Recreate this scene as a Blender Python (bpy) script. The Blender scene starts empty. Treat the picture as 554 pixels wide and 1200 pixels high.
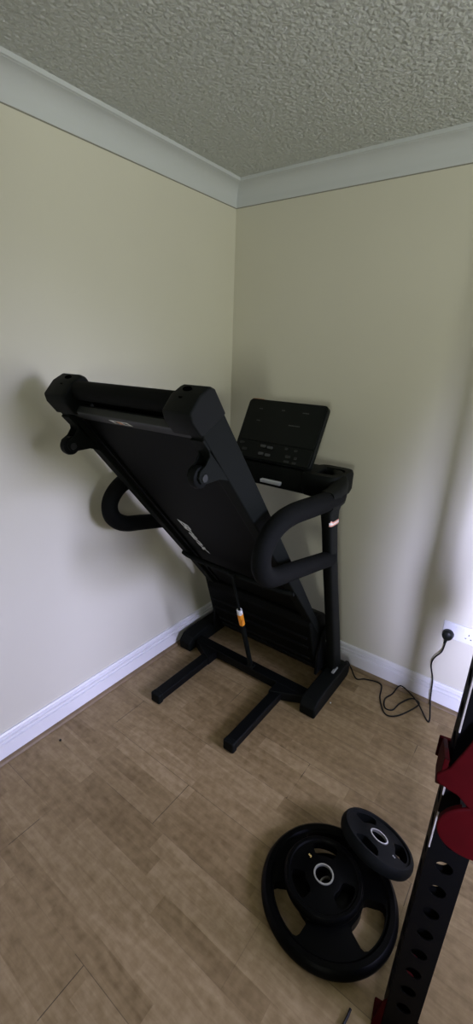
import bpy, bmesh, math, random
from mathutils import Vector, Matrix
random.seed(7)
S = bpy.context.scene
C = S.collection
PI = math.pi

# ------------------------------------------------------------------ camera
F_PX = 515.49
yaw, pitch, roll = 0.6315, -0.3458, 0.0354
fwd = Vector((-math.sin(yaw)*math.cos(pitch), math.cos(yaw)*math.cos(pitch), math.sin(pitch)))
rt = Vector((math.cos(yaw), math.sin(yaw), 0))
up = rt.cross(fwd)
r2 = rt*math.cos(roll) + up*math.sin(roll)
u2 = r2.cross(fwd)
cam = bpy.data.objects.new('camera', bpy.data.cameras.new('camera'))
C.objects.link(cam)
cam.matrix_world = Matrix(((r2.x, u2.x, -fwd.x, 1.5664), (r2.y, u2.y, -fwd.y, -2.0488),
                           (r2.z, u2.z, -fwd.z, 1.6264), (0, 0, 0, 1)))
cam.data.sensor_fit = 'VERTICAL'
cam.data.sensor_height = 24
cam.data.lens = F_PX/1200*24
cam.data.clip_start = 0.02
S.camera = cam

# ------------------------------------------------------------------ world, daylight, exposure
w = bpy.data.worlds.new('world'); S.world = w; w.use_nodes = True
w.node_tree.nodes['Background'].inputs[0].default_value = (0.55, 0.62, 0.75, 1)
w.node_tree.nodes['Background'].inputs[1].default_value = 0.3
S.view_settings.view_transform = 'Standard'
S.view_settings.look = 'None'
S.view_settings.gamma = 1
S.view_settings.use_curve_mapping = False
S.view_settings.exposure = 0.0

def area(name, loc, target, sx, sy, power, col, spread):
    l = bpy.data.lights.new(name, 'AREA'); l.shape = 'RECTANGLE'; l.size = sx; l.size_y = sy
    l.energy = power; l.color = col; l.spread = math.radians(spread)
    o = bpy.data.objects.new(name, l); C.objects.link(o)
    o.location = loc
    o.rotation_euler = (Vector(target)-Vector(loc)).to_track_quat('-Z', 'Y').to_euler()
    return o
# daylight through the two windows behind the camera
area('daylight_rear', (2.35, -4.12, 1.60), (2.08, 0, 0.60), 0.24, 1.0, 20, (0.79, 0.80, 1.32), 31)
area('daylight_side', (3.72, -0.95, 1.60), (0, -1.50, 0.16), 1.0, 0.9, 12.0, (0.79, 0.80, 1.32), 46)
# broad fill lamps added at the windows, aimed up to make up for weak bounce
area('upward_fill_rear', (2.35, -4.13, 1.60), (1.95, 0, 3.4), 0.24, 1.0, 25, (0.97, 1.0, 0.89), 120)
area('upward_fill_side', (3.73, -0.95, 1.60), (0, -1.50, 3.4), 1.0, 0.9, 26.5, (0.97, 1.0, 0.89), 120)

# ------------------------------------------------------------------ helpers
def wloc(o):
    v = Vector((0, 0, 0))
    while o: v += o.location; o = o.parent
    return v

def thing(name, label, cat, loc=(0, 0, 0), group=None):
    o = bpy.data.objects.new(name, None); C.objects.link(o)
    o.empty_display_size = 0.05
    o.location = loc; o['label'] = label; o['category'] = cat
    if group: o['group'] = group
    return o

def tag(o, label, cat, group=None):
    o['label'] = label; o['category'] = cat
    if group: o['group'] = group
    return o

def finish(o, ang=35):
    me = o.data
    for p in me.polygons: p.use_smooth = True
    me.set_sharp_from_angle(angle=math.radians(ang))

def obj(name, bm, mat, parent=None, bevel=0, seg=2, loc=None, ang=35):
    """bm is in world coordinates; its origin becomes parent origin (or loc)."""
    off = wloc(parent) if parent else Vector(loc or (0, 0, 0))
    bmesh.ops.recalc_face_normals(bm, faces=bm.faces)
    bmesh.ops.translate(bm, verts=bm.verts, vec=-off)
    me = bpy.data.meshes.new(name); bm.to_mesh(me); bm.free()
    o = bpy.data.objects.new(name, me); C.objects.link(o)
    if parent: o.parent = parent
    else: o.location = off
    me.materials.append(mat)
    finish(o, ang)
    if bevel:
        m = o.modifiers.new('bevel', 'BEVEL'); m.width = bevel; m.segments = seg
        m.limit_method = 'ANGLE'; m.angle_limit = math.radians(40)
        m.harden_normals = True
    return o

def struct(name, bm, mat, **k):
    o = obj(name, bm, mat, **k); o['kind'] = 'structure'; return o

def box(bm, a, b, M=None):
    (x0, y0, z0), (x1, y1, z1) = a, b
    v = [bm.verts.new(p) for p in ((x0,y0,z0),(x1,y0,z0),(x1,y1,z0),(x0,y1,z0),(x0,y0,z1),(x1,y0,z1),(x1,y1,z1),(x0,y1,z1))]
    for f in ((0,3,2,1),(4,5,6,7),(0,1,5,4),(1,2,6,5),(2,3,7,6),(3,0,4,7)): bm.faces.new([v[i] for i in f])
    if M:
        for q in v: q.co = M @ q.co
    return bm

def BOX(a, b, M=None): return box(bmesh.new(), a, b, M)

def loft(bm, rings, cap=True, closed=False):
    R = [[bm.verts.new(p) for p in r] for r in rings]
    n = len(R[0]); m = len(R)
    for i in range(m if closed else m-1):
        A, B = R[i], R[(i+1) % m]
        for j in range(n):
            bm.faces.new((A[j], A[(j+1) % n], B[(j+1) % n], B[j]))
    if cap and not closed:
        bm.faces.new(R[0][::-1]); bm.faces.new(R[-1])
    return bm

def prism(bm, poly, f0, f1):
    """poly: list of 2-tuples; f0,f1 map a 2-tuple to 3D."""
    return loft(bm, [[f0(p) for p in poly], [f1(p) for p in poly]])

def smooth_path(pts, per=8):
    pts = [Vector(p) for p in pts]; out = []
    for i in range(len(pts)-1):
        p0 = pts[max(i-1, 0)]; p1 = pts[i]; p2 = pts[i+1]; p3 = pts[min(i+2, len(pts)-1)]
        for k in range(per):
            t = k/per
            out.append(0.5*((2*p1)+(p2-p0)*t+(2*p0-5*p1+4*p2-p3)*t*t+(3*p1-p0-3*p2+p3)*t**3))
    out.append(pts[-1]); return out

def tube(bm, pts, r, n=12, ra=None, up0=(1, 0, 0)):
    """sweep an ellipse (r along up0-ish side, ra across) along pts; r may be a list."""
    pts = [Vector(p) for p in pts]; rings = []
    side = Vector(up0)
    for i, p in enumerate(pts):
        t = (pts[min(i+1, len(pts)-1)]-pts[max(i-1, 0)]).normalized()
        s = (side - t*side.dot(t))
        if s.length < 1e-4: s = t.orthogonal()
        s.normalize(); side = s; b = t.cross(s)
        rr = r[i] if isinstance(r, list) else r
        rb = (ra[i] if isinstance(ra, list) else ra) if ra else rr
        rings.append([p + s*rr*math.cos(2*PI*k/n) + b*rb*math.sin(2*PI*k/n) for k in range(n)])
    return loft(bm, rings)

def lathe(bm, prof, M, n=64, closed=True):
    """prof: (r,h) list, closed loop if closed; axis = local z of M."""
    rings = [[M @ Vector((r*math.cos(2*PI*k/n), r*math.sin(2*PI*k/n), h)) for (r, h) in prof] for k in range(n)]
    R = [[bm.verts.new(p) for p in ring] for ring in rings]; m = len(prof)
    for i in range(n):
        A, B = R[i], R[(i+1) % n]
        for j in range(m if closed else m-1):
            bm.faces.new((A[j], A[(j+1) % m], B[(j+1) % m], B[j]))
    return bm

def axis_matrix(c, z, x=(1, 0, 0)):
    z = Vector(z).normalized(); x = Vector(x); x = (x - z*x.dot(z)).normalized(); y = z.cross(x)
    return Matrix(((x.x, y.x, z.x, c[0]), (x.y, y.y, z.y, c[1]), (x.z, y.z, z.z, c[2]), (0, 0, 0, 1)))

def rod(bm, a, b, r, n=16):
    return tube(bm, [a, b], r, n)

# ------------------------------------------------------------------ materials
def mat(name, col, rough=0.5, metal=0.0, bump=None, spec=0.5, var=None):
    m = bpy.data.materials.new(name); m.use_nodes = True
    nt = m.node_tree; b = nt.nodes['Principled BSDF']
    b.inputs['Base Color'].default_value = (*col, 1); b.inputs['Roughness'].default_value = rough
    b.inputs['Metallic'].default_value = metal; b.inputs['Specular IOR Level'].default_value = spec
    tc = nt.nodes.new('ShaderNodeTexCoord')
    if bump:
        sc, st, di = bump
        n = nt.nodes.new('ShaderNodeTexNoise'); n.inputs['Scale'].default_value = sc; n.inputs['Detail'].default_value = 3
        nt.links.new(tc.outputs['Object'], n.inputs['Vector'])
        bp = nt.nodes.new('ShaderNodeBump'); bp.inputs['Strength'].default_value = st; bp.inputs['Distance'].default_value = di
        nt.links.new(n.outputs['Fac'], bp.inputs['Height']); nt.links.new(bp.outputs['Normal'], b.inputs['Normal'])
    if var:
        sc, amt = var
        n = nt.nodes.new('ShaderNodeTexNoise'); n.inputs['Scale'].default_value = sc; n.inputs['Detail'].default_value = 4
        nt.links.new(tc.outputs['Object'], n.inputs['Vector'])
        rp = nt.nodes.new('ShaderNodeValToRGB')
        rp.color_ramp.elements[0].position = 0.3; rp.color_ramp.elements[1].position = 0.7
        rp.color_ramp.elements[0].color = (*[c*(1-amt) for c in col], 1)
        rp.color_ramp.elements[1].color = (*[min(1, c*(1+amt)) for c in col], 1)
        nt.links.new(n.outputs['Fac'], rp.inputs['Fac']); nt.links.new(rp.outputs['Color'], b.inputs['Base Color'])
    return m

M_wall = mat('cream_emulsion', (0.62, 0.60, 0.50), 0.75, bump=(140, 0.12, 0.002), var=(1.3, 0.025))
M_wall2 = mat('dark_unseen_wall', (0.42, 0.42, 0.36), 0.75, bump=(140, 0.12, 0.002))  # invented darker tone for the unseen walls, keeps bounced light down
M_white = mat('white_gloss_paint', (0.78, 0.78, 0.80), 0.4, bump=(60, 0.05, 0.002))
M_cove = mat('plaster_cove', (0.54, 0.565, 0.575), 0.7, bump=(90, 0.08, 0.002))
M_scotia = mat('wood_scotia', (0.19, 0.132, 0.070), 0.5, var=(20, 0.15))
M_frame = mat('black_powder_coat', (0.003, 0.0036, 0.0036), 0.5, spec=0.12, bump=(500, 0.08, 0.001))
M_rail = mat('charcoal_side_rail', (0.0055, 0.0068, 0.0058), 0.65, spec=0.07, bump=(400, 0.1, 0.001))
M_cap = mat('black_moulded_plastic', (0.0045, 0.0056, 0.0048), 0.6, spec=0.1, bump=(350, 0.15, 0.001))
M_foam = mat('black_foam_grip', (0.004, 0.0045, 0.0043), 0.75, spec=0.07, bump=(300, 0.25, 0.001))
M_panel = mat('black_deck_underside', (0.0025, 0.003, 0.0022), 0.6, spec=0.07)
M_plate = mat('dark_steel_plate', (0.02, 0.022, 0.021), 0.5, spec=0.3)
M_console = mat('console_plastic', (0.0045, 0.006, 0.0052), 0.5, spec=0.12)
M_screen = mat('console_glass', (0.0045, 0.0062, 0.0055), 0.4, spec=0.14)
M_mark = mat('grey_print', (0.06, 0.065, 0.065), 0.5)
M_silver = mat('silver_metal', (0.62, 0.63, 0.62), 0.35, 0.6)
M_print = mat('white_print', (0.72, 0.74, 0.76), 0.5)
M_stick_w = mat('white_sticker', (0.75, 0.76, 0.74), 0.5)
M_stick_o = mat('orange_brown_print', (0.62, 0.30, 0.16), 0.5)
M_orange = mat('orange_label', (0.85, 0.30, 0.015), 0.45)
M_pink = mat('salmon_warning_label', (0.72, 0.36, 0.26), 0.5)
M_rubber = mat('black_rubber', (0.0012, 0.0013, 0.0013), 0.4, spec=0.07, bump=(120, 0.06, 0.001))
M_rubber2 = mat('dusty_black_rubber', (0.0042, 0.005, 0.0048), 0.6, spec=0.07, bump=(120, 0.08, 0.001), var=(25, 0.25))
M_steel = mat('worn_steel_ring', (0.55, 0.55, 0.53), 0.35, 0.8)
M_gold = mat('yellow_print', (0.55, 0.40, 0.12), 0.5)
M_rack = mat('black_rack_steel', (0.002, 0.0021, 0.0022), 0.5, spec=0.06, bump=(250, 0.1, 0.001))
M_edge = mat('pale_edge', (0.42, 0.40, 0.36), 0.45, 0.3)
M_red = mat('red_powder_coat', (0.034, 0.0008, 0.0014), 0.6, spec=0.05, bump=(350, 0.2, 0.001), var=(30, 0.1))
M_cable = mat('black_pvc', (0.006, 0.0065, 0.007), 0.45, spec=0.2)
M_plug = mat('black_plug', (0.006, 0.008, 0.007), 0.4, spec=0.25)
M_socket = mat('white_socket_plastic', (0.78, 0.79, 0.84), 0.35)
M_hole = mat('dark_slot', (0.001, 0.001, 0.001), 0.9, spec=0.0)

def ceiling_mat():
    m = bpy.data.materials.new('artex_stipple'); m.use_nodes = True; nt = m.node_tree; N = nt.nodes; L = nt.links
    b = N['Principled BSDF']; b.inputs['Base Color'].default_value = (0.615, 0.635, 0.60, 1); b.inputs['Roughness'].default_value = 0.55
    tc = N.new('ShaderNodeTexCoord')
    n1 = N.new('ShaderNodeTexNoise'); n1.inputs['Scale'].default_value = 62; n1.inputs['Detail'].default_value = 5; n1.inputs['Roughness'].default_value = 0.62
    n1.inputs['Distortion'].default_value = 0.6
    v = N.new('ShaderNodeTexVoronoi'); v.inputs['Scale'].default_value = 75
    L.new(tc.outputs['Object'], n1.inputs['Vector']); L.new(tc.outputs['Object'], v.inputs['Vector'])
    mx = N.new('ShaderNodeMath'); mx.operation = 'SUBTRACT'
    ml = N.new('ShaderNodeMath'); ml.operation = 'MULTIPLY'; ml.inputs[1].default_value = 0.35
    L.new(v.outputs['Distance'], ml.inputs[0]); L.new(n1.outputs['Fac'], mx.inputs[0]); L.new(ml.outputs[0], mx.inputs[1])
    bp = N.new('ShaderNodeBump'); bp.inputs['Strength'].default_value = 1.0; bp.inputs['Distance'].default_value = 0.023
    L.new(mx.outputs[0], bp.inputs['Height']); L.new(bp.outputs['Normal'], b.inputs['Normal'])
    return m
M_ceil = ceiling_mat()

def floor_mat():
    m = bpy.data.materials.new('three_strip_laminate'); m.use_nodes = True; nt = m.node_tree; N = nt.nodes; L = nt.links
    b = N['Principled BSDF']; b.inputs['Roughness'].default_value = 0.48; b.inputs['Specular IOR Level'].default_value = 0.35
    tc = N.new('ShaderNodeTexCoord'); sp = N.new('ShaderNodeSeparateXYZ'); L.new(tc.outputs['Object'], sp.inputs[0])
    def M(op, a, c=None, d=None):
        n = N.new('ShaderNodeMath'); n.operation = op
        for i, x in enumerate((a, c, d)):
            if x is None: continue
            if isinstance(x, (int, float)): n.inputs[i].default_value = x
            else: L.new(x, n.inputs[i])
        return n.outputs[0]
    X, Y = sp.outputs[0], sp.outputs[1]
    ys = M('ADD', Y, 1.105)
    row = M('FLOOR', M('DIVIDE', ys, 0.065))
    wn = N.new('ShaderNodeTexWhiteNoise'); wn.noise_dimensions = '1D'; L.new(row, wn.inputs['W'])
    uu = M('ADD', M('DIVIDE', X, 0.40), M('MULTIPLY', wn.outputs['Value'], 7.3))
    cell = M('FLOOR', uu)
    cb = N.new('ShaderNodeCombineXYZ'); L.new(cell, cb.inputs[0]); L.new(row, cb.inputs[1])
    wn2 = N.new('ShaderNodeTexWhiteNoise'); wn2.noise_dimensions = '2D'; L.new(cb.outputs[0], wn2.inputs['Vector'])
    # grain, stretched along the strip and shifted per strip
    cg = N.new('ShaderNodeCombineXYZ')
    L.new(M('ADD', M('MULTIPLY', X, 5), M('MULTIPLY', wn2.outputs['Value'], 40)), cg.inputs[0])
    L.new(M('MULTIPLY', Y, 42), cg.inputs[1])
    g = N.new('ShaderNodeTexNoise'); g.inputs['Scale'].default_value = 1; g.inputs['Detail'].default_value = 5; g.inputs['Roughness'].default_value = 0.6; g.inputs['Distortion'].default_value = 0.8
    L.new(cg.outputs[0], g.inputs['Vector'])
    g2 = N.new('ShaderNodeTexNoise'); g2.inputs['Scale'].default_value = 34; g2.inputs['Detail'].default_value = 4
    L.new(tc.outputs['Object'], g2.inputs['Vector'])
    fac = M('ADD', M('ADD', M('MULTIPLY', wn2.outputs['Value'], 0.30), M('MULTIPLY', g.outputs['Fac'], 0.80)), M('MULTIPLY', g2.outputs['Fac'], 0.75))
    fac = M('SUBTRACT', fac, 0.425)
    rp = N.new('ShaderNodeValToRGB'); L.new(fac, rp.inputs['Fac'])
    e = rp.color_ramp.elements
    e[0].position = 0.15; e[0].color = (0.168, 0.112, 0.050, 1)
    e[1].position = 0.85; e[1].color = (0.370, 0.274, 0.150, 1)
    k = e.new(0.5); k.color = (0.265, 0.188, 0.092, 1)
    # plank seams: rows 0.195 wide, end joints 1.29 apart, staggered
    prow = M('DIVIDE', ys, 0.195)
    fy = M('FRACT', prow)
    dy = M('MULTIPLY', M('MINIMUM', fy, M('SUBTRACT', 1, fy)), 0.195)
    sx = M('ADD', M('DIVIDE', M('SUBTRACT', X, 0.688), 1.29), M('MULTIPLY', M('ADD', M('FLOOR', prow), 1), 0.37))
    fx = M('FRACT', M('ADD', sx, 10))
    dx = M('MULTIPLY', M('MINIMUM', fx, M('SUBTRACT', 1, fx)), 1.29)
    seam = M('MAXIMUM', M('MULTIPLY', M('LESS_THAN', dy, 0.0009), 0.75), M('LESS_THAN', dx, 0.0013))
    pn = N.new('ShaderNodeTexNoise'); pn.inputs['Scale'].default_value = 2.3; L.new(tc.outputs['Object'], pn.inputs['Vector'])
    seam = M('MULTIPLY', seam, M('MULTIPLY_ADD', M('GREATER_THAN', pn.outputs['Fac'], 0.5), 0.55, 0.2))
    mix = N.new('ShaderNodeMixRGB'); mix.inputs[2].default_value = (0.03, 0.022, 0.015, 1)
    L.new(seam, mix.inputs[0]); L.new(rp.outputs['Color'], mix.inputs[1]); L.new(mix.outputs[0], b.inputs['Base Color'])
    bp = N.new('ShaderNodeBump'); bp.inputs['Strength'].default_value = 0.08; bp.inputs['Distance'].default_value = 0.002
    L.new(g.outputs['Fac'], bp.inputs['Height']); L.new(bp.outputs['Normal'], b.inputs['Normal'])
    return m
M_floor = floor_mat()

# ------------------------------------------------------------------ room shell
XR, YB, H = 3.8, -4.2, 2.4
struct('floor', BOX((-0.1, YB-0.1, -0.1), (XR+0.1, 0.1, 0)), M_floor)
struct('ceiling', BOX((-0.1, YB-0.1, H), (XR+0.1, 0.1, H+0.1)), M_ceil)
struct('wall_left', BOX((-0.1, YB-0.1, 0), (0, 0.1, H)), M_wall)
struct('wall_right', BOX((0, 0, 0), (XR+0.1, 0.1, H)), M_wall)
struct('wall_rear', BOX((0, YB-0.1, 0), (XR+0.1, YB, H)), M_wall2)
struct('wall_far', BOX((XR, YB, 0), (XR+0.1, 0, H)), M_wall2)

def run_left(prof, y_end=YB):
    return prism(bmesh.new(), prof, lambda p: Vector((p[0], -p[0], p[1])), lambda p: Vector((p[0], y_end, p[1])))
def run_right(prof, x_end=XR):
    return prism(bmesh.new(), prof, lambda p: Vector((p[0], -p[0], p[1])), lambda p: Vector((x_end, -p[0], p[1])))
cove = [(0, H), (0, H-0.0935), (0.005, H-0.0935), (0.007, H-0.088)]
for k in range(11):
    a = PI + (PI/2)*(-k/10)          # concave quarter
    cove.append((0.074+0.066*math.cos(a), H-0.081+0.066*math.sin(a)))
cove += [(0.075, H-0.014), (0.083, H-0.013), (0.083, H)]
struct('trim_1', run_left(cove), M_cove, ang=25)
struct('trim_2', run_right(cove), M_cove, ang=25)
M_gap = mat('joint_shadow_strip', (0.24, 0.235, 0.20), 0.8)  # dark strip standing in for the shadow in the joint under the cove
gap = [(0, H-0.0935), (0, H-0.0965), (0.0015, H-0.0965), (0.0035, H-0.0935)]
struct('joint_shadow_left', run_left(gap), M_gap)
struct('joint_shadow_right', run_right(gap), M_gap)
bb = [(0, 0), (0.017, 0), (0.017, 0.079), (0.0085, 0.0815), (0.0080, 0.0865), (0.0155, 0.0895), (0.0150, 0.0985), (0.0060, 0.1010),
      (0.0055, 0.1060), (0.0125, 0.1090), (0.012, 0.121), (0.008, 0.1277), (0, 0.1277)]
struct('baseboard_left', run_left(bb), M_white, ang=25)
struct('baseboard_right', run_right(bb), M_white, ang=25)
sc = [(0.016, 0)] + [(0.017+0.018*math.sin(t*PI/10), 0.0155*math.cos(t*PI/10)) for t in range(6)]
struct('trim_3', run_left(sc), M_scotia)
struct('trim_4', run_right(sc), M_scotia)

def window_frame(name, c, half_w, half_h, axis):
    bm = bmesh.new(); t = 0.06
    def bx(a0, a1, z0, z1):
        if axis == 'y': box(bm, (c[0]+a0, c[1]-0.03, c[2]+z0), (c[0]+a1, c[1]+0.03, c[2]+z1))
        else: box(bm, (c[0]-0.03, c[1]+a0, c[2]+z0), (c[0]+0.03, c[1]+a1, c[2]+z1))
    bx(-half_w-t, -half_w, -half_h-t, half_h+t); bx(half_w, half_w+t, -half_h-t, half_h+t)
    bx(-half_w, half_w, -half_h-t, -half_h); bx(-half_w, half_w, half_h, half_h+t)
    return struct(name, bm, M_white, bevel=0.004)
window_frame('window_1', (2.35, YB+0.03, 1.60), 0.18, 0.56, 'y')
window_frame('window_2', (XR-0.03, -0.95, 1.60), 0.56, 0.52, 'x')

# ------------------------------------------------------------------ treadmill
CX = 0.487
def mx(side, d): return CX + side*d          # mirror helper: side -1 left, +1 right
U = Vector((0, -0.616, 0.788)); NV = Vector((0, -0.788, -0.616))
def D(x, s, n): return Vector((x, 0, 0)) + U*s + NV*n

tm = thing('treadmill', 'black folding treadmill with its running deck folded up, standing in the corner of the room', 'treadmill', (CX, -0.3, 0))

# base
for sd in (-1, 1):
    x0, x1 = sorted((mx(sd, 0.355), mx(sd, 0.438)))
    prof = [(-0.492, 0.0), (-0.10, 0.0), (-0.08, 0.02), (-0.085, 0.075), (-0.12, 0.095), (-0.40, 0.095), (-0.462, 0.088), (-0.494, 0.055)]
    bm = prism(bmesh.new(), prof, lambda p: Vector((x0, p[0], p[1])), lambda p: Vector((x1, p[0], p[1])))
    foot = obj('base_foot', bm, M_cap, tm, bevel=0.010, seg=3)
    lx = CX + sd*0.226
    bm = BOX((lx-0.027, -0.868, 0.008), (lx+0.027, -0.40, 0.052))
    leg = obj('base_leg', bm, M_frame, tm, bevel=0.006)
    bm = BOX((lx-0.029, -0.886, 0.0), (lx+0.029, -0.852, 0.054))
    obj('leg_end_cap', bm, M_cap, leg, bevel=0.009, seg=3)
obj('cross_tube', BOX((mx(-1, 0.36), -0.445, 0.012), (mx(1, 0.36), -0.385, 0.062)), M_frame, tm, bevel=0.005)
obj('cross_tube', BOX((mx(-1, 0.36), -0.165, 0.012), (mx(1, 0.36), -0.105, 0.062)), M_frame, tm, bevel=0.005)
# chunky gussets that join the legs to the feet
for sd in (-1, 1):
    poly = [(0.195, -0.52), (0.36, -0.44), (0.36, -0.385), (0.195, -0.385)]
    bm = prism(bmesh.new(), poly, lambda p: Vector((CX+sd*p[0], p[1], 0.010)), lambda p: Vector((CX+sd*p[0], p[1], 0.060)))
    obj('gusset', bm, M_frame, tm, bevel=0.004)

# uprights (lean back towards the user)
def upright_rings(sd, zs):
    rings = []
    for z, y, hx, hy in zs:
        c = Vector((mx(sd, 0.383), y, z))
        ring = []
        for k in range(20):
            a = 2*PI*k/20; ca, sa = math.cos(a), math.sin(a)
            q = 0.42
            ring.append(c + Vector((hx*math.copysign(abs(ca)**q, ca), hy*math.copysign(abs(sa)**q, sa), 0)))
        rings.append(ring)
    return rings
for sd in (-1, 1):
    upz = [(0.06, -0.165, 0.024, 0.045), (0.30, -0.238, 0.024, 0.043), (0.62, -0.338, 0.024, 0.038), (0.80, -0.393, 0.024, 0.037),
           (0.95, -0.432, 0.024, 0.037), (1.03, -0.448, 0.026, 0.048), (1.08, -0.435, 0.030, 0.080)]
    upr = obj('upright', loft(bmesh.new(), upright_rings(sd, upz)), M_cap, tm)
    # bright bolt tab at the foot of the post
    xa = mx(sd, 0.383)+0.020
    bm = BOX((xa-0.004, -0.245, 0.094), (xa+0.010, -0.19, 0.103))
    obj('bolt_tab', bm, M_silver, upr, bevel=0.002)
    if sd == 1:
        def patch(name, z0, z1, hx, hy, m, par):
            a, b = upright_rings(sd, [(z0, -0.432-(z0-0.95)*0.2, hx, hy), (z1, -0.432-(z1-0.95)*0.2, hx, hy)])
            ids = [16, 17, 18, 19, 0, 1, 2, 3, 4]        # the outer face only
            bm = bmesh.new()
            lo = [bm.verts.new(a[k]) for k in ids]; hi = [bm.verts.new(b[k]+Vector((0, 0, 0.006*(k in (16, 17, 18))))) for k in ids]
            for q in range(len(ids)-1): bm.faces.new((lo[q], lo[q+1], hi[q+1], hi[q]))
            return obj(name, bm, m, par)
        lab = patch('warning_label', 0.975, 0.994, 0.0268, 0.0425, M_pink, upr); lab['label'] = 'salmon warning label'
        patch('label_print', 0.982, 0.987, 0.0272, 0.0429, M_stick_w, lab)

# hand rails: D-shaped loops
for sd in (-1, 1):
    X0 = mx(sd, 0.385)
    pts = [(X0-sd*0.010, -0.37, 1.080), (X0-sd*0.002, -0.45, 1.080), (X0, -0.60, 1.092), (X0, -0.78, 1.105), (X0, -0.885, 1.085), (X0, -0.948, 1.025),
           (X0, -0.945, 0.955), (X0, -0.885, 0.905), (X0, -0.78, 0.880), (X0, -0.60, 0.842), (X0, -0.40, 0.800)]
    path = smooth_path(pts, 8)
    ra = []
    for i, p in enumerate(path):
        t = i/(len(path)-1)
        ra.append(0.042 if t < 0.1 else 0.042-0.006*min(1, (t-0.1)/0.4))
    obj('handrail', tube(bmesh.new(), path, [a*0.90 for a in ra], 16, ra), M_foam, tm, ang=60)

# console tray between the two arms
xl, xr = mx(-1, 0.385), mx(1, 0.385)
tray_prof = [(-0.350, 1.045), (-0.335, 1.105), (-0.325, 1.140), (-0.20, 1.150), (-0.16, 1.140), (-0.15, 1.10), (-0.20, 1.055), (-0.31, 1.030)]
bm = prism(bmesh.new(), tray_prof, lambda p: Vector((mx(-1, 0.235), p[0], p[1])), lambda p: Vector((mx(1, 0.235), p[0], p[1])))
tray = obj('console_tray', bm, M_cap, tm, bevel=0.008, seg=3)
for sd in (-1, 1):
    # end pods with a sunken cup holder: open ring + floor
    ow, iw = [], []
    cx_, cy_ = mx(sd, 0.272), -0.258
    for k in range(40):
        a = 2*PI*k/40; ca, sa = math.cos(a), math.sin(a)
        ow.append(Vector((cx_+0.092*math.copysign(abs(ca)**0.45, ca), cy_+0.112*math.copysign(abs(sa)**0.45, sa), 0)))
        iw.append(Vector((cx_+0.064*math.copysign(abs(ca)**0.6, ca), cy_+0.062*math.copysign(abs(sa)**0.6, sa), 0)))
    Z = lambda ring, z: [v+Vector((0, 0, z)) for v in ring]
    sh = lambda ring, f: [Vector((cx_, cy_, 0))+(v-Vector((cx_, cy_, 0)))*f for v in ring]
    rings = [Z(sh(ow, 0.93), 1.045), Z(ow, 1.065), Z(ow, 1.132), Z(sh(ow, 0.95), 1.146), Z(sh(iw, 1.06), 1.146), Z(iw, 1.138), Z(sh(iw, 0.94), 1.075)]
    obj('cup_holder', loft(bmesh.new(), rings), M_cap, tm, ang=50)
    # arm root that carries the hand rail into the pod, rounded back corner
    rr = []
    for y, hz, zc, hx, dx_ in ((-0.50, 0.040, 1.085, 0.034, 0.385), (-0.43, 0.046, 1.082, 0.036, 0.382), (-0.36, 0.050, 1.086, 0.038, 0.372), (-0.30, 0.048, 1.096, 0.038, 0.352), (-0.25, 0.040, 1.106, 0.036, 0.326), (-0.20, 0.030, 1.112, 0.030, 0.292)):
        ax = mx(sd, dx_)
        rr.append([Vector((ax+hx*math.copysign(abs(math.cos(2*PI*k/20))**0.55, math.cos(2*PI*k/20)), y, zc+hz*math.copysign(abs(math.sin(2*PI*k/20))**0.55, math.sin(2*PI*k/20)))) for k in range(20)])
    obj('arm_root', loft(bmesh.new(), rr), M_cap, tm, ang=50)
bm = BOX((CX-0.025, -0.362, 1.057), (CX+0.085, -0.340, 1.074))
obj('pulse_strip', bm, M_print, tray, bevel=0.004)

# console: screen panel + keypad
CB = Vector((0, -0.335, 1.150)); CU = Vector((0, 0.142, 0.272)).normalized(); CN = Vector((0, -CU.z, CU.y))   # faces the user
def K(x, v, n=0): return Vector((CX+x, 0, 0)) + CB + CU*v + CN*n
def rounded(hw, v0, v1, r, n=6, hw0=None):
    hw0 = hw0 or hw; out = []
    for cxx, cvv, a0 in ((hw-r, v1-r, 0), (-hw+r, v1-r, PI/2), (-hw0+r, v0+r, PI), (hw0-r, v0+r, 1.5*PI)):
        for k in range(n+1):
            a = a0+PI/2*k/n; out.append((cxx+r*math.cos(a), cvv+r*math.sin(a)))
    return out
poly = rounded(0.215, 0.0, 0.305, 0.022)
con = obj('console', prism(bmesh.new(), poly, lambda p: K(p[0], p[1], -0.030), lambda p: K(p[0], p[1], 0)), M_console, tm, bevel=0.005)
poly = rounded(0.207, 0.094, 0.297, 0.016)
scr = obj('screen', prism(bmesh.new(), poly, lambda p: K(p[0], p[1], -0.002), lambda p: K(p[0], p[1], 0.003)), M_screen, con, bevel=0.001)
poly = rounded(0.207, 0.008, 0.088, 0.010)
key = obj('keypad', prism(bmesh.new(), poly, lambda p: K(p[0], p[1], -0.002), lambda p: K(p[0], p[1], 0.004+0.10*(0.1-p[1])*0.5)), M_console, con, bevel=0.0015)
def kbox(parent, name, x, v, wx, wv, m, n0=0.002, n1=0.0042):
    poly = rounded(wx/2, -wv/2, wv/2, min(wx, wv)*0.3, 3)
    return obj(name, prism(bmesh.new(), poly, lambda p: K(x+p[0], v+p[1], n0), lambda p: K(x+p[0], v+p[1], n1)), m, parent)
for x, v, wd in ((-0.13, 0.255, 0.020), (-0.005, 0.258, 0.018), (0.115, 0.256, 0.034), (-0.125, 0.195, 0.022), (0.075, 0.190, 0.060)):
    bm = bmesh.new(); nseg = max(3, int(wd/0.006))
    for k in range(nseg):
        a = x-wd/2+wd*k/nseg
        loft(bm, [[K(a+dx, v+dv, nn) for dx, dv in ((0, -0.002), (wd/nseg*0.7, -0.002), (wd/nseg*0.7, 0.0025), (0, 0.0025))] for nn in (0.002, 0.0035)])
    obj('screen_caption', bm, M_mark, scr)
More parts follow.
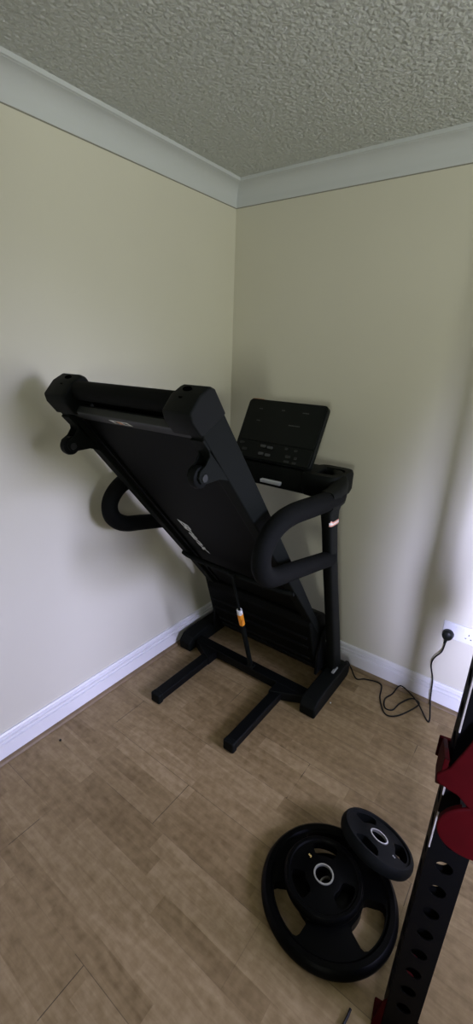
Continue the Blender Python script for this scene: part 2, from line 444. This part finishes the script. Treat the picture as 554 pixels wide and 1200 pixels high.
for x, v, wx, wv in ((-0.175, 0.075, 0.024, 0.010), (-0.150, 0.045, 0.026, 0.012), (-0.165, 0.022, 0.020, 0.010),
                     (-0.050, 0.072, 0.030, 0.012), (-0.012, 0.070, 0.030, 0.012), (-0.050, 0.035, 0.028, 0.013), (-0.012, 0.033, 0.028, 0.013),
                     (0.075, 0.078, 0.015, 0.010), (0.125, 0.075, 0.015, 0.010), (0.095, 0.042, 0.026, 0.012), (0.095, 0.018, 0.028, 0.010), (0.135, 0.040, 0.014, 0.012), (0.135, 0.017, 0.020, 0.010)):
    kbox(key, 'button', x, v, wx, wv, M_mark if abs(x+0.03) < 0.03 else M_plate, 0.004, 0.0105)
bm = bmesh.new()
loft(bm, [[K(x, v, n) for x, v in ((-0.20, 0.3045), (-0.135, 0.3045), (-0.135, 0.306), (-0.20, 0.306))] for n in (-0.015, 0.0005)])
obj('edge_sticker', bm, M_stick_o, con)

# ---- deck (folded up)
HWO, HWI = 0.325, 0.258          # outer / inner half width of the side rails
for sd in (-1, 1):
    prof = [(0.42, 0.012), (0.40, 0.030), (0.85, 0.034), (1.86, 0.056), (1.86, -0.050), (0.85, -0.022), (0.44, -0.004)]
    bm = prism(bmesh.new(), prof, lambda p: D(mx(sd, HWO), *p), lambda p: D(mx(sd, HWI+0.018), *p))
    rail = obj('side_rail', bm, M_rail, tm, bevel=0.006)
    # inner lip under the belt
    prof = [(0.50, 0.012), (1.84, 0.036), (1.84, 0.008), (0.50, -0.004)]
    bm = prism(bmesh.new(), prof, lambda p: D(mx(sd, HWI+0.022), *p), lambda p: D(mx(sd, HWI-0.004), *p))
    obj('rail_lip', bm, M_frame, rail, bevel=0.002)
    # moulded end cap
    prof = [(1.838, 0.054), (1.850, 0.064), (1.900, 0.066), (1.924, 0.056), (1.934, 0.0), (1.926, -0.045), (1.908, -0.056), (1.825, -0.053)]
    bm = bmesh.new()
    secs = ((mx(sd, HWO+0.003), 0.985), (mx(sd, HWO-0.003), 1.0), (mx(sd, HWO-0.090), 1.0), (mx(sd, HWO-0.105), 0.93))
    loft(bm, [[D(x, 1.86+(p[0]-1.86)*(f if p[0] > 1.86 else 1), p[1]*f) for p in prof] for x, f in secs])
    cap = obj('end_cap', bm, M_cap, rail, bevel=0.006, seg=3)
    # adjuster holes in the end face
    for xx, nn, rx, rn in ((HWO-0.060, -0.022, 0.015, 0.009), (HWO-0.060, 0.008, 0.007, 0.006)):
        bm = bmesh.new(); rings = []
        for s_ in (1.915, 1.936):
            rings.append([D(mx(sd, xx)+rx*math.cos(2*PI*k/20), s_-0.0016*abs(nn)*0, nn+rn*math.sin(2*PI*k/20)) for k in range(20)])
        rings[1] = [v - U*0.0035 for v in rings[1]]
        obj('adjuster_hole', loft(bm, rings), M_hole, cap)
    # transport wheel on a swan-neck bracket
    wx = mx(sd, 0.300)
    prof = [(1.66, 0.030), (1.655, 0.050), (1.690, 0.075), (1.722, 0.118), (1.740, 0.136), (1.762, 0.134), (1.772, 0.118), (1.768, 0.090), (1.775, 0.065), (1.80, 0.050), (1.82, 0.045), (1.82, 0.030)]
    brk = bmesh.new()
    for off in (-0.020, 0.020):
        prism(brk, prof, lambda p: D(wx+off-0.003, *p), lambda p: D(wx+off+0.003, *p))
    prism(brk, [(1.60, 0.03), (1.60, 0.046), (1.83, 0.062), (1.83, 0.03)], lambda p: D(wx-0.023, *p), lambda p: D(wx+0.023, *p))
    br = obj('wheel_bracket', brk, M_rail, rail, bevel=0.002)
    c = D(wx, 1.745, 0.117)
    wm = axis_matrix(c, (1, 0, 0), (0, 1, 0))
    wh = obj('transport_wheel', lathe(bmesh.new(), [(0.006, -0.015), (0.024, -0.015), (0.031, -0.011), (0.033, 0), (0.031, 0.011), (0.024, 0.015), (0.006, 0.015)], wm, 40), M_rubber2, tm)
    bm = lathe(bmesh.new(), [(0.0, -0.026), (0.011, -0.026), (0.012, -0.023), (0.012, 0.023), (0.011, 0.026), (0.0, 0.026)], wm, 20, closed=False)
    obj('axle_bolt', bm, M_plate, wh)

# underside panel, belt side, end plate, rear roller
bm = prism(bmesh.new(), [(0.42, 0.004), (1.80, 0.022), (1.80, 0.000), (0.42, -0.004)], lambda p: D(mx(-1, HWI+0.005), *p), lambda p: D(mx(1, HWI+0.005), *p))
pan = obj('underside_panel', bm, M_panel, tm)
bm = prism(bmesh.new(), [(0.44, -0.006), (1.90, -0.026), (1.90, -0.032), (0.44, -0.012)], lambda p: D(mx(-1, HWI-0.01), *p), lambda p: D(mx(1, HWI-0.01), *p))
obj('running_belt', bm, M_panel, tm)
bm = prism(bmesh.new(), [(1.795, 0.030), (1.845, 0.052), (1.853, 0.052), (1.860, 0.030), (1.85, 0.015), (1.795, 0.015)], lambda p: D(mx(-1, HWO-0.006), *p), lambda p: D(mx(1, HWO-0.006), *p))
endp = obj('end_plate', bm, M_plate, tm, bevel=0.002); endp['label'] = 'dark grey steel end plate'
rm = axis_matrix(D(CX, 1.895, -0.004), (1, 0, 0), (0, 1, 0))
hw = HWI+0.005
obj('rear_roller', lathe(bmesh.new(), [(0.0, -hw), (0.030, -hw), (0.031, -hw+0.004), (0.031, hw-0.004), (0.030, hw), (0.0, hw)], rm, 32, closed=False), M_foam, tm)
# sticker on the end plate (slanted face from n .030@1.795 to .052@1.845)
def EP(x, t, e): 
    s = 1.795+0.05*t; n = 0.030+0.022*t
    return D(x, s, n) + (NV*0.92 - U*0.40)*e
def on_plate(name, x0, x1, t0, t1, m, par, e0=0.0003, e1=0.0012):
    return obj(name, loft(bmesh.new(), [[EP(x0, t0, e), EP(x1, t0, e), EP(x1, t1, e), EP(x0, t1, e)] for e in (e0, e1)]), m, par)
st = on_plate('sticker', 0.418, 0.502, 0.36, 0.86, M_stick_w, endp); st['label'] = 'small white and orange sticker'
on_plate('sticker_print', 0.433, 0.447, 0.48, 0.74, M_plate, st, 0.0010, 0.0018)
on_plate('sticker_print', 0.450, 0.468, 0.42, 0.80, M_stick_o, st, 0.0010, 0.0018)
on_plate('sticker_print', 0.476, 0.492, 0.50, 0.72, M_mark, st, 0.0010, 0.0018)

def text_bm(body, fn, size, depth=0.0008, shear=0.0, sx=1.0):
    cu = bpy.data.curves.new('txt', 'FONT'); cu.body = body; cu.size = size; cu.extrude = depth; cu.shear = shear
    cu.align_x = 'CENTER'; cu.align_y = 'CENTER'; cu.offset = size*0.02
    to = bpy.data.objects.new('txt', cu); C.objects.link(to)
    bpy.context.view_layer.update()
    me = bpy.data.meshes.new_from_object(to.evaluated_get(bpy.context.evaluated_depsgraph_get()))
    bm = bmesh.new(); bm.from_mesh(me)
    for v in bm.verts: v.co = fn(v.co.x*sx, v.co.y, v.co.z)
    bpy.data.objects.remove(to); bpy.data.curves.remove(cu); bpy.data.meshes.remove(me)
    return bm
# name on the left edge of the underside, reading downwards
def logo_map(x, y, z):
    s = 1.08 - x
    return D(0.326 + y + 0.06*x, s, 0.0045+0.018*(s-0.42)/1.38 + 0.0012 + z)
lg = obj('brand_lettering', text_bm('Branx', logo_map, 0.058, 0.0006, 0.40, 1.85), M_print, pan, ang=20); lg['label'] = 'white italic lettering'

# crossbar and gas strut
pts = [D(mx(-1, 0.318), 0.890, 0.036), D(mx(-1, 0.25), 0.888, 0.046), D(CX, 0.886, 0.050), D(mx(1, 0.25), 0.888, 0.046), D(mx(1, 0.318), 0.890, 0.036)]
obj('strut_crossbar', tube(bmesh.new(), smooth_path(pts, 4), 0.013, 12), M_rail, tm)
A = Vector((0.512, -0.428, 0.060)); B = D(CX+0.010, 0.900, 0.062)
dr = B-A
strut = obj('gas_strut', tube(bmesh.new(), [A, A+dr*0.56], 0.0125, 16), M_cap, tm)
obj('strut_rod', rod(bmesh.new(), A+dr*0.48, B, 0.0065), M_rail, strut)
obj('strut_eye', tube(bmesh.new(), [B+Vector((-0.014, 0, 0)), B+Vector((0.014, 0, 0))], 0.012), M_cap, strut)
obj('strut_eye', tube(bmesh.new(), [A+Vector((-0.020, 0, 0.0)), A+Vector((0.020, 0, 0.0))], 0.016), M_cap, strut)
lb = obj('strut_label', rod(bmesh.new(), A+dr*0.500, A+dr*0.610, 0.0145), M_orange, strut); lb['label'] = 'orange warning label'
obj('label_band', rod(bmesh.new(), A+dr*0.610, A+dr*0.655, 0.0138), M_stick_w, lb)
obj('release_tab', BOX(tuple(A+dr*0.515+Vector((0.004, -0.020, -0.006))), tuple(A+dr*0.565+Vector((0.020, -0.006, 0)))), M_orange, lb, bevel=0.003)

# motor cover at the lower end of the deck
prof = [(0.155, 0.125), (0.20, 0.145), (0.36, 0.120), (0.56, 0.055), (0.58, 0.020), (0.56, -0.030), (0.46, -0.075), (0.20, -0.075), (0.145, -0.02)]
bm = prism(bmesh.new(), prof, lambda p: D(mx(-1, 0.322), *p), lambda p: D(mx(1, 0.322), *p))
mc = obj('motor_cover', bm, M_panel, tm, bevel=0.010, seg=3)
for s0, n0, s1, n1 in ((0.24, 0.1405, 0.252, 0.139), (0.30, 0.132, 0.312, 0.130), (0.40, 0.109, 0.412, 0.105), (0.47, 0.086, 0.482, 0.083)):
    bm = prism(bmesh.new(), [(s0, n0-0.006), (s0, n0+0.006), (s1, n1+0.006), (s1, n1-0.006)], lambda p: D(mx(-1, 0.30), *p), lambda p: D(mx(1, 0.30), *p))
    obj('vent_rib', bm, M_frame, mc, bevel=0.002)
# pivot brackets that hold the deck between the uprights
for sd in (-1, 1):
    prof = [(-0.10, 0.085), (-0.30, 0.085), (-0.30, 0.22), (-0.25, 0.33), (-0.19, 0.33), (-0.12, 0.20)]
    x0, x1 = mx(sd, 0.328), mx(sd, 0.342)
    bm = prism(bmesh.new(), prof, lambda p: Vector((x0, p[0], p[1])), lambda p: Vector((x1, p[0], p[1])))
    pv = obj('pivot_bracket', bm, M_frame, tm, bevel=0.003)
    c = Vector((mx(sd, 0.335), -0.215, 0.255)); e = Vector((sd*0.018, 0, 0))
    obj('pivot_bolt', tube(bmesh.new(), [c-e, c+e], 0.011, 12), M_silver, pv)

# ------------------------------------------------------------------ power cord + wall socket
sk = thing('wall_socket', 'white double wall socket above the skirting board', 'socket', (1.387, 0, 0.432))
def sbox(x0, x1, z0, z1, y0, y1): return BOX((1.387+x0, y1, 0.432+z0), (1.387+x1, y0, 0.432+z1))
pl = obj('socket_plate', sbox(-0.073, 0.073, -0.042, 0.042, 0.0, -0.010), M_socket, sk, bevel=0.004, seg=3)
for cx_ in (-0.038, 0.038):
    obj('rocker_switch', sbox(cx_-0.006+0.022*(1 if cx_ < 0 else -1), cx_+0.006+0.022*(1 if cx_ < 0 else -1), 0.014, 0.030, -0.008, -0.0135), M_socket, pl, bevel=0.0015)
for x, z, a, b_ in ((0.040, 0.006, 0.002, 0.004), (0.029, -0.014, 0.0032, 0.0018), (0.051, -0.014, 0.0032, 0.0018)):
    obj('socket_hole', sbox(x-a, x+a, z-b_, z+b_, -0.008, -0.0106), M_hole, pl)

fl = [(0.893, -0.066, 0.060), (0.901, -0.050, 0.050), (0.918, -0.047, 0.022), (0.972, -0.093, 0.004), (1.012, -0.066, 0.004)]
flo = [(1.0919, -0.0524), (1.1243, -0.1553), (1.1784, -0.2388), (1.2274, -0.22), (1.2737, -0.132), (1.2935, -0.0737), (1.2536, -0.063), (1.2156, -0.1255), (1.2003, -0.1932), (1.165, -0.2004), (1.1457, -0.1425), (1.1635, -0.0823), (1.1837, -0.042), (1.2318, -0.046), (1.2901, -0.0852), (1.3622, -0.1588)]
cpts = [Vector(p) for p in fl]
for i, (x, y) in enumerate(flo):
    z = 0.004
    if i in (5, 6): z = 0.012
    if i == 14: z = 0.019
    if i == 12: z = 0.0389
    if i == 13: z = 0.0283
    cpts.append(Vector((x, y, z)))
cpts += [Vector(p) for p in [(1.3383, -0.085, 0.0779), (1.3247, -0.05, 0.1619), (1.304, -0.036, 0.2236), (1.3086, -0.03, 0.2676), (1.3342, -0.027, 0.3151), (1.3414, -0.028, 0.3755)]]
path = smooth_path(cpts, 7)
cord = obj('power_cord', tube(bmesh.new(), path, 0.0036, 8), M_cable, tm, ang=60); cord['label'] = 'black mains cable curling over the floor'
pc = Vector((1.343, -0.010, 0.412))
pm = axis_matrix(pc, (0, -1, 0), (1, 0, 0))
prof = [(0.0, 0.0), (0.024, 0.0), (0.026, 0.004), (0.0245, 0.022), (0.021, 0.032), (0.013, 0.036), (0.0, 0.037)]
pg = obj('plug', lathe(bmesh.new(), prof, pm, 32, closed=False), M_plug, cord)
obj('strain_relief', tube(bmesh.new(), [pc+Vector((-0.001, -0.016, -0.014)), pc+Vector((-0.003, -0.018, -0.034)), pc+Vector((-0.006, -0.020, -0.046))], [0.009, 0.0065, 0.005], 12), M_plug, cord)

# ------------------------------------------------------------------ weight plates
def boolean(o, cutters):
    for c in cutters:
        m = o.modifiers.new('cut', 'BOOLEAN'); m.operation = 'DIFFERENCE'; m.object = c; m.solver = 'EXACT'
    bpy.context.view_layer.update()
    me = bpy.data.meshes.new_from_object(o.evaluated_get(bpy.context.evaluated_depsgraph_get()))
    o.modifiers.clear(); old = o.data; o.data = me; bpy.data.meshes.remove(old)
    for c in cutters:
        d = c.data; bpy.data.objects.remove(c); bpy.data.meshes.remove(d)
    finish(o, 30)

def sector_poly(r0, r1, a0, a1, cr, n=10):
    """annular sector with softened corners"""
    pts = []
    d0, d1 = cr/r0, cr/r1
    for k in range(n+1):
        a = a0+d1+(a1-a0-2*d1)*k/n; pts.append((r1*math.cos(a), r1*math.sin(a)))
    pts.append(((r1-cr*0.3)*math.cos(a1-d1*0.3), (r1-cr*0.3)*math.sin(a1-d1*0.3)))
    pts.append(((r1-cr)*math.cos(a1), (r1-cr)*math.sin(a1))); pts.append(((r0+cr)*math.cos(a1), (r0+cr)*math.sin(a1)))
    pts.append(((r0+cr*0.3)*math.cos(a1-d0*0.3), (r0+cr*0.3)*math.sin(a1-d0*0.3)))
    for k in range(n+1):
        a = a1-d0-(a1-a0-2*d0)*k/n; pts.append((r0*math.cos(a), r0*math.sin(a)))
    pts.append(((r0+cr*0.3)*math.cos(a0+d0*0.3), (r0+cr*0.3)*math.sin(a0+d0*0.3)))
    pts.append(((r0+cr)*math.cos(a0), (r0+cr)*math.sin(a0))); pts.append(((r1-cr)*math.cos(a0), (r1-cr)*math.sin(a0)))
    pts.append(((r1-cr*0.3)*math.cos(a0+d1*0.3), (r1-cr*0.3)*math.sin(a0+d1*0.3)))
    return pts

def weight_plate(label, c, nrm, r, t, spin, win, material, marks, xdir=(1, 0, 0)):
    """win: (r0,r1,half-angle,corner) as fractions of r"""
    M = axis_matrix(c, nrm, xdir) @ Matrix.Rotation(spin, 4, 'Z')
    root = thing('weight_plate', label, 'weight plate', c, 'black rubber weight plates piled on the floor')
    h = t/2; hb = 0.0275
    rim = r*0.84; web = h*0.72; hub0 = r*0.30 if r > 0.15 else r*0.40
    prof = [(hb, -h), (r*0.90, -h), (r*0.975, -h*0.72), (r, -h*0.2), (r, h*0.2), (r*0.975, h*0.72), (r*0.94, h), (r*0.87, h), (rim, web),
            (hub0+0.012, web), (hub0, h*1.02), (hb, h*1.02)]
    body = obj('rubber_body', lathe(bmesh.new(), prof, M, 96), material, root)
    cuts = []
    for k in range(3):
        a = 2*PI*k/3
        poly = sector_poly(win[0]*r, win[1]*r, a-win[2], a+win[2], win[3]*r)
        bm = prism(bmesh.new(), poly, lambda p: M @ Vector((p[0], p[1], -t)), lambda p: M @ Vector((p[0], p[1], t)))
        bmesh.ops.recalc_face_normals(bm, faces=bm.faces)
        me = bpy.data.meshes.new('cut'); bm.to_mesh(me); bm.free()
        o = bpy.data.objects.new('cut', me); C.objects.link(o); cuts.append(o)
    # cutters are in world space, body origin is root.location
    boolean(body, cuts)
    ring = [(hb-0.0010, h*0.70), (hb+0.0036, h*0.70), (hb+0.0042, h*1.02), (hb+0.0036, h*1.02+0.0022), (hb-0.0008, h*1.02+0.0022)]
    rg = obj('hub_ring', lathe(bmesh.new(), ring, M, 48), M_steel, root); rg['label'] = 'bare steel hub ring'
    for txt, rad, ang, size, m in marks:
        cr = Vector((rad*math.cos(ang), rad*math.sin(ang), 0))
        Z0 = (h*1.02 if rad < hub0 else web)+0.0003
        ca, sa = math.cos(ang-PI/2), math.sin(ang-PI/2)
        fn = lambda x, y, z: M @ Vector((cr.x+x*ca-y*sa, cr.y+x*sa+y*ca, Z0+0.0006+z))
        obj('weight_number', text_bm(txt, fn, size, 0.0005), m, root, ang=20)
    return root

rad = math.radians
weight_plate('largest black rubber weight plate, lying flat on the floor at the bottom of the pile', (1.298, -1.115, 0.0225), (0, 0, 1), 0.2135, 0.045, rad(-3), (0.50, 0.82, rad(27), 0.07), M_rubber, [])
weight_plate('small black rubber weight plate lying flat on top of the largest plate', (1.2755, -1.115, 0.0665), (0, 0, 1), 0.125, 0.036, rad(-8), (0.46, 0.80, rad(27), 0.09), M_rubber,
             [('5', 0.066, rad(165), 0.016, M_gold)])
weight_plate('small dusty black weight plate tilted against the pile, next to the red rack', (1.372, -0.911, 0.0800), (0.198, 0.517, 1), 0.127, 0.042, rad(18), (0.46, 0.80, rad(27), 0.09), M_rubber2,
             [('5', 0.068, rad(-42), 0.014, M_steel)])

# ------------------------------------------------------------------ power rack upright with its red hook
RA = math.radians(10.0)
RF = Vector((1.537, -1.31, 0)); W = 0.072; PITCH = 0.0725
RX = Vector((math.cos(RA), math.sin(RA), 0)); RY = Vector((-math.sin(RA), math.cos(RA), 0))
def Rk(x, y, z): return RF + RX*x + RY*y + Vector((0, 0, z))
rack = thing('power_rack', 'tall black perforated steel rack post on a red foot, beside the weight plates', 'rack', tuple(Rk(W/2, W/2, 0)))
def perforated():
    bm = bmesh.new(); n = 24; hr = 0.0165; rc = 0.006
    faces = [(lambda a, z: Rk(a, 0, z)), (lambda a, z: Rk(W, a, z)), (lambda a, z: Rk(W-a, W, z)), (lambda a, z: Rk(0, W-a, z))]
    z_lo, cells = 0.117, 28
    for fi, fn in enumerate(faces):
        for c in range(cells):
            z0 = z_lo + c*PITCH; zc = z0+PITCH/2
            outer, inner = [], []
            for k in range(n):
                a = 2*PI*k/n + PI/n; ca, sa = math.cos(a), math.sin(a)
                q = 1/max(abs(ca), abs(sa))
                outer.append(bm.verts.new(fn(W/2+(W/2)*ca*q, zc+PITCH/2*sa*q)))
                inner.append(bm.verts.new(fn(W/2+hr*ca, zc+hr*sa)))
            for k in range(n):
                bm.faces.new((outer[k], outer[(k+1) % n], inner[(k+1) % n], inner[k]))
            # square corners of the cell
            for qx, qz, k0 in ((1, 1, n//8-1), (-1, 1, 3*n//8-1), (-1, -1, 5*n//8-1), (1, -1, 7*n//8-1)):
                v = bm.verts.new(fn(W/2+qx*W/2, zc+qz*PITCH/2))
                bm.faces.new((outer[k0], v, outer[k0+1]))
        for za, zb in ((0.012, z_lo), (z_lo+cells*PITCH, 2.2)):
            bm.faces.new([bm.verts.new(fn(a, z)) for a, z in ((0, za), (W, za), (W, zb), (0, zb))])
    bmesh.ops.remove_doubles(bm, verts=bm.verts, dist=0.0004)
    return bm
upo = obj('rack_upright', perforated(), M_rack, rack, ang=30)
for p in upo.data.polygons: p.use_smooth = False
sm = upo.modifiers.new('wall', 'SOLIDIFY'); sm.thickness = 0.0022; sm.offset = -1
# pale strips along the front-left edge of the post
for za, zb in ((0.70, 0.80), (0.845, 0.90), (1.00, 1.14)):
    obj('pale_edge_strip', tube(bmesh.new(), [Rk(0.0012, 0.0012, za), Rk(0.0012, 0.0012, zb)], 0.0019, 8), M_edge, upo)
# red foot: base plate, runner to the back, gussets
obj('foot_plate', BOX((-0.022, -0.03, 0), (W+0.02, W-0.01, 0.010), Matrix.Translation(RF) @ Matrix.Rotation(RA, 4, 'Z')), M_red, rack, bevel=0.003)
obj('foot_runner', BOX((0.014, W+0.004, 0.0), (W-0.014, W+0.27, 0.050), Matrix.Translation(RF) @ Matrix.Rotation(math.radians(-1), 4, 'Z')), M_red, rack, bevel=0.006)
for yy in (0.002,):
    bm = prism(bmesh.new(), [(-0.022, 0.010), (-0.020, 0.03), (-0.008, 0.125), (-0.0005, 0.14), (-0.0005, 0.010)], lambda p: Rk(p[0], yy, p[1]), lambda p: Rk(p[0], yy+0.006, p[1]))
    obj('foot_gusset', bm, M_red, rack, bevel=0.0015)

hk = thing('rack_hook', 'red metal hook bracket clipped around the black rack post', 'rack hook', tuple(Rk(W/2, -0.03, 0.93)))
def hp(x, z, y): return Rk(x, y, z)
# side cheek around the left face
cheek = [(-0.048, 0.905), (-0.048, 0.965), (0.045, 0.925), (0.060, 0.885), (0.050, 0.845), (0.0, 0.855)]
bm = prism(bmesh.new(), cheek, lambda p: Rk(-0.017, p[0], p[1]+0.012), lambda p: Rk(-0.008, p[0], p[1]+0.012))
obj('bracket_cheek', bm, M_red, hk, bevel=0.002)
bm = prism(bmesh.new(), cheek, lambda p: Rk(W+0.006, *p), lambda p: Rk(W+0.014, *p))
obj('bracket_cheek', bm, M_red, hk, bevel=0.002)
bm = BOX((-0.020, W+0.002, 0.86), (W+0.012, W+0.010, 0.91), Matrix.Translation(RF) @ Matrix.Rotation(RA, 4, 'Z'))
obj('bracket_back', bm, M_red, hk, bevel=0.002)
out = [(0.095, 1.085), (0.018, 1.041), (0.007, 1.003), (-0.006, 0.963), (-0.023, 0.940), (-0.021, 0.926), (-0.013, 0.921), (-0.001, 0.916), (0.016, 0.911), (0.032, 0.897),
       (0.075, 0.870), (0.130, 0.88), (0.135, 0.98), (0.120, 1.06)]
bm = prism(bmesh.new(), out, lambda p: Rk(p[0], -0.052, p[1]), lambda p: Rk(p[0], -0.044, p[1]))
obj('hook_plate', bm, M_red, hk, bevel=0.003)
disc = []
for k in range(48):
    a = 2*PI*k/48
    disc.append((0.066+0.069*math.cos(a), 0.838+0.063*math.sin(a)+0.012*math.cos(a)))
bm = prism(bmesh.new(), disc, lambda p: Rk(p[0], -0.050, p[1]), lambda p: Rk(p[0], -0.036, p[1]))
obj('hook_disc', bm, M_red, hk, bevel=0.004, seg=3)
bm = rod(bmesh.new(), Rk(W/2, -0.045, 0.117+PITCH*10.5), Rk(W/2, 0.05, 0.117+PITCH*10.5), 0.010)
obj('locking_pin', bm, M_plate, hk)

# ------------------------------------------------------------------ small things on the floor
stp = obj('black_strap', tube(bmesh.new(), smooth_path([(1.462, -1.318, 0.010), (1.460, -1.345, 0.007), (1.452, -1.40, 0.006), (1.430, -1.50, 0.006)], 6), 0.0055, 10, 0.0035, up0=(0, 0, 1)), M_cable, loc=(1.46, -1.34, 0))
tag(stp, 'thin black strap end lying on the floor below the largest weight plate', 'strap')
def crumb(label, m, c, r, seed):
    rnd = random.Random(seed); bm = bmesh.new(); bmesh.ops.create_icosphere(bm, subdivisions=2, radius=r)
    for v in bm.verts: v.co *= rnd.uniform(0.7, 1.2); v.co.z *= 0.6; v.co += Vector(c)
    zmin = min(v.co.z for v in bm.verts)
    for v in bm.verts: v.co.z -= zmin
    o = obj('floor_crumb', bm, m, loc=(c[0], c[1], 0)); tag(o, label, 'crumb'); return o
crumb('tiny dark crumb on the floor near the left skirting board', M_cable, (0.104, -1.298, 0), 0.006, 1)
crumb('tiny white crumb on the floor to the right of the treadmill base', M_stick_w, (0.939, -0.341, 0), 0.004, 2)
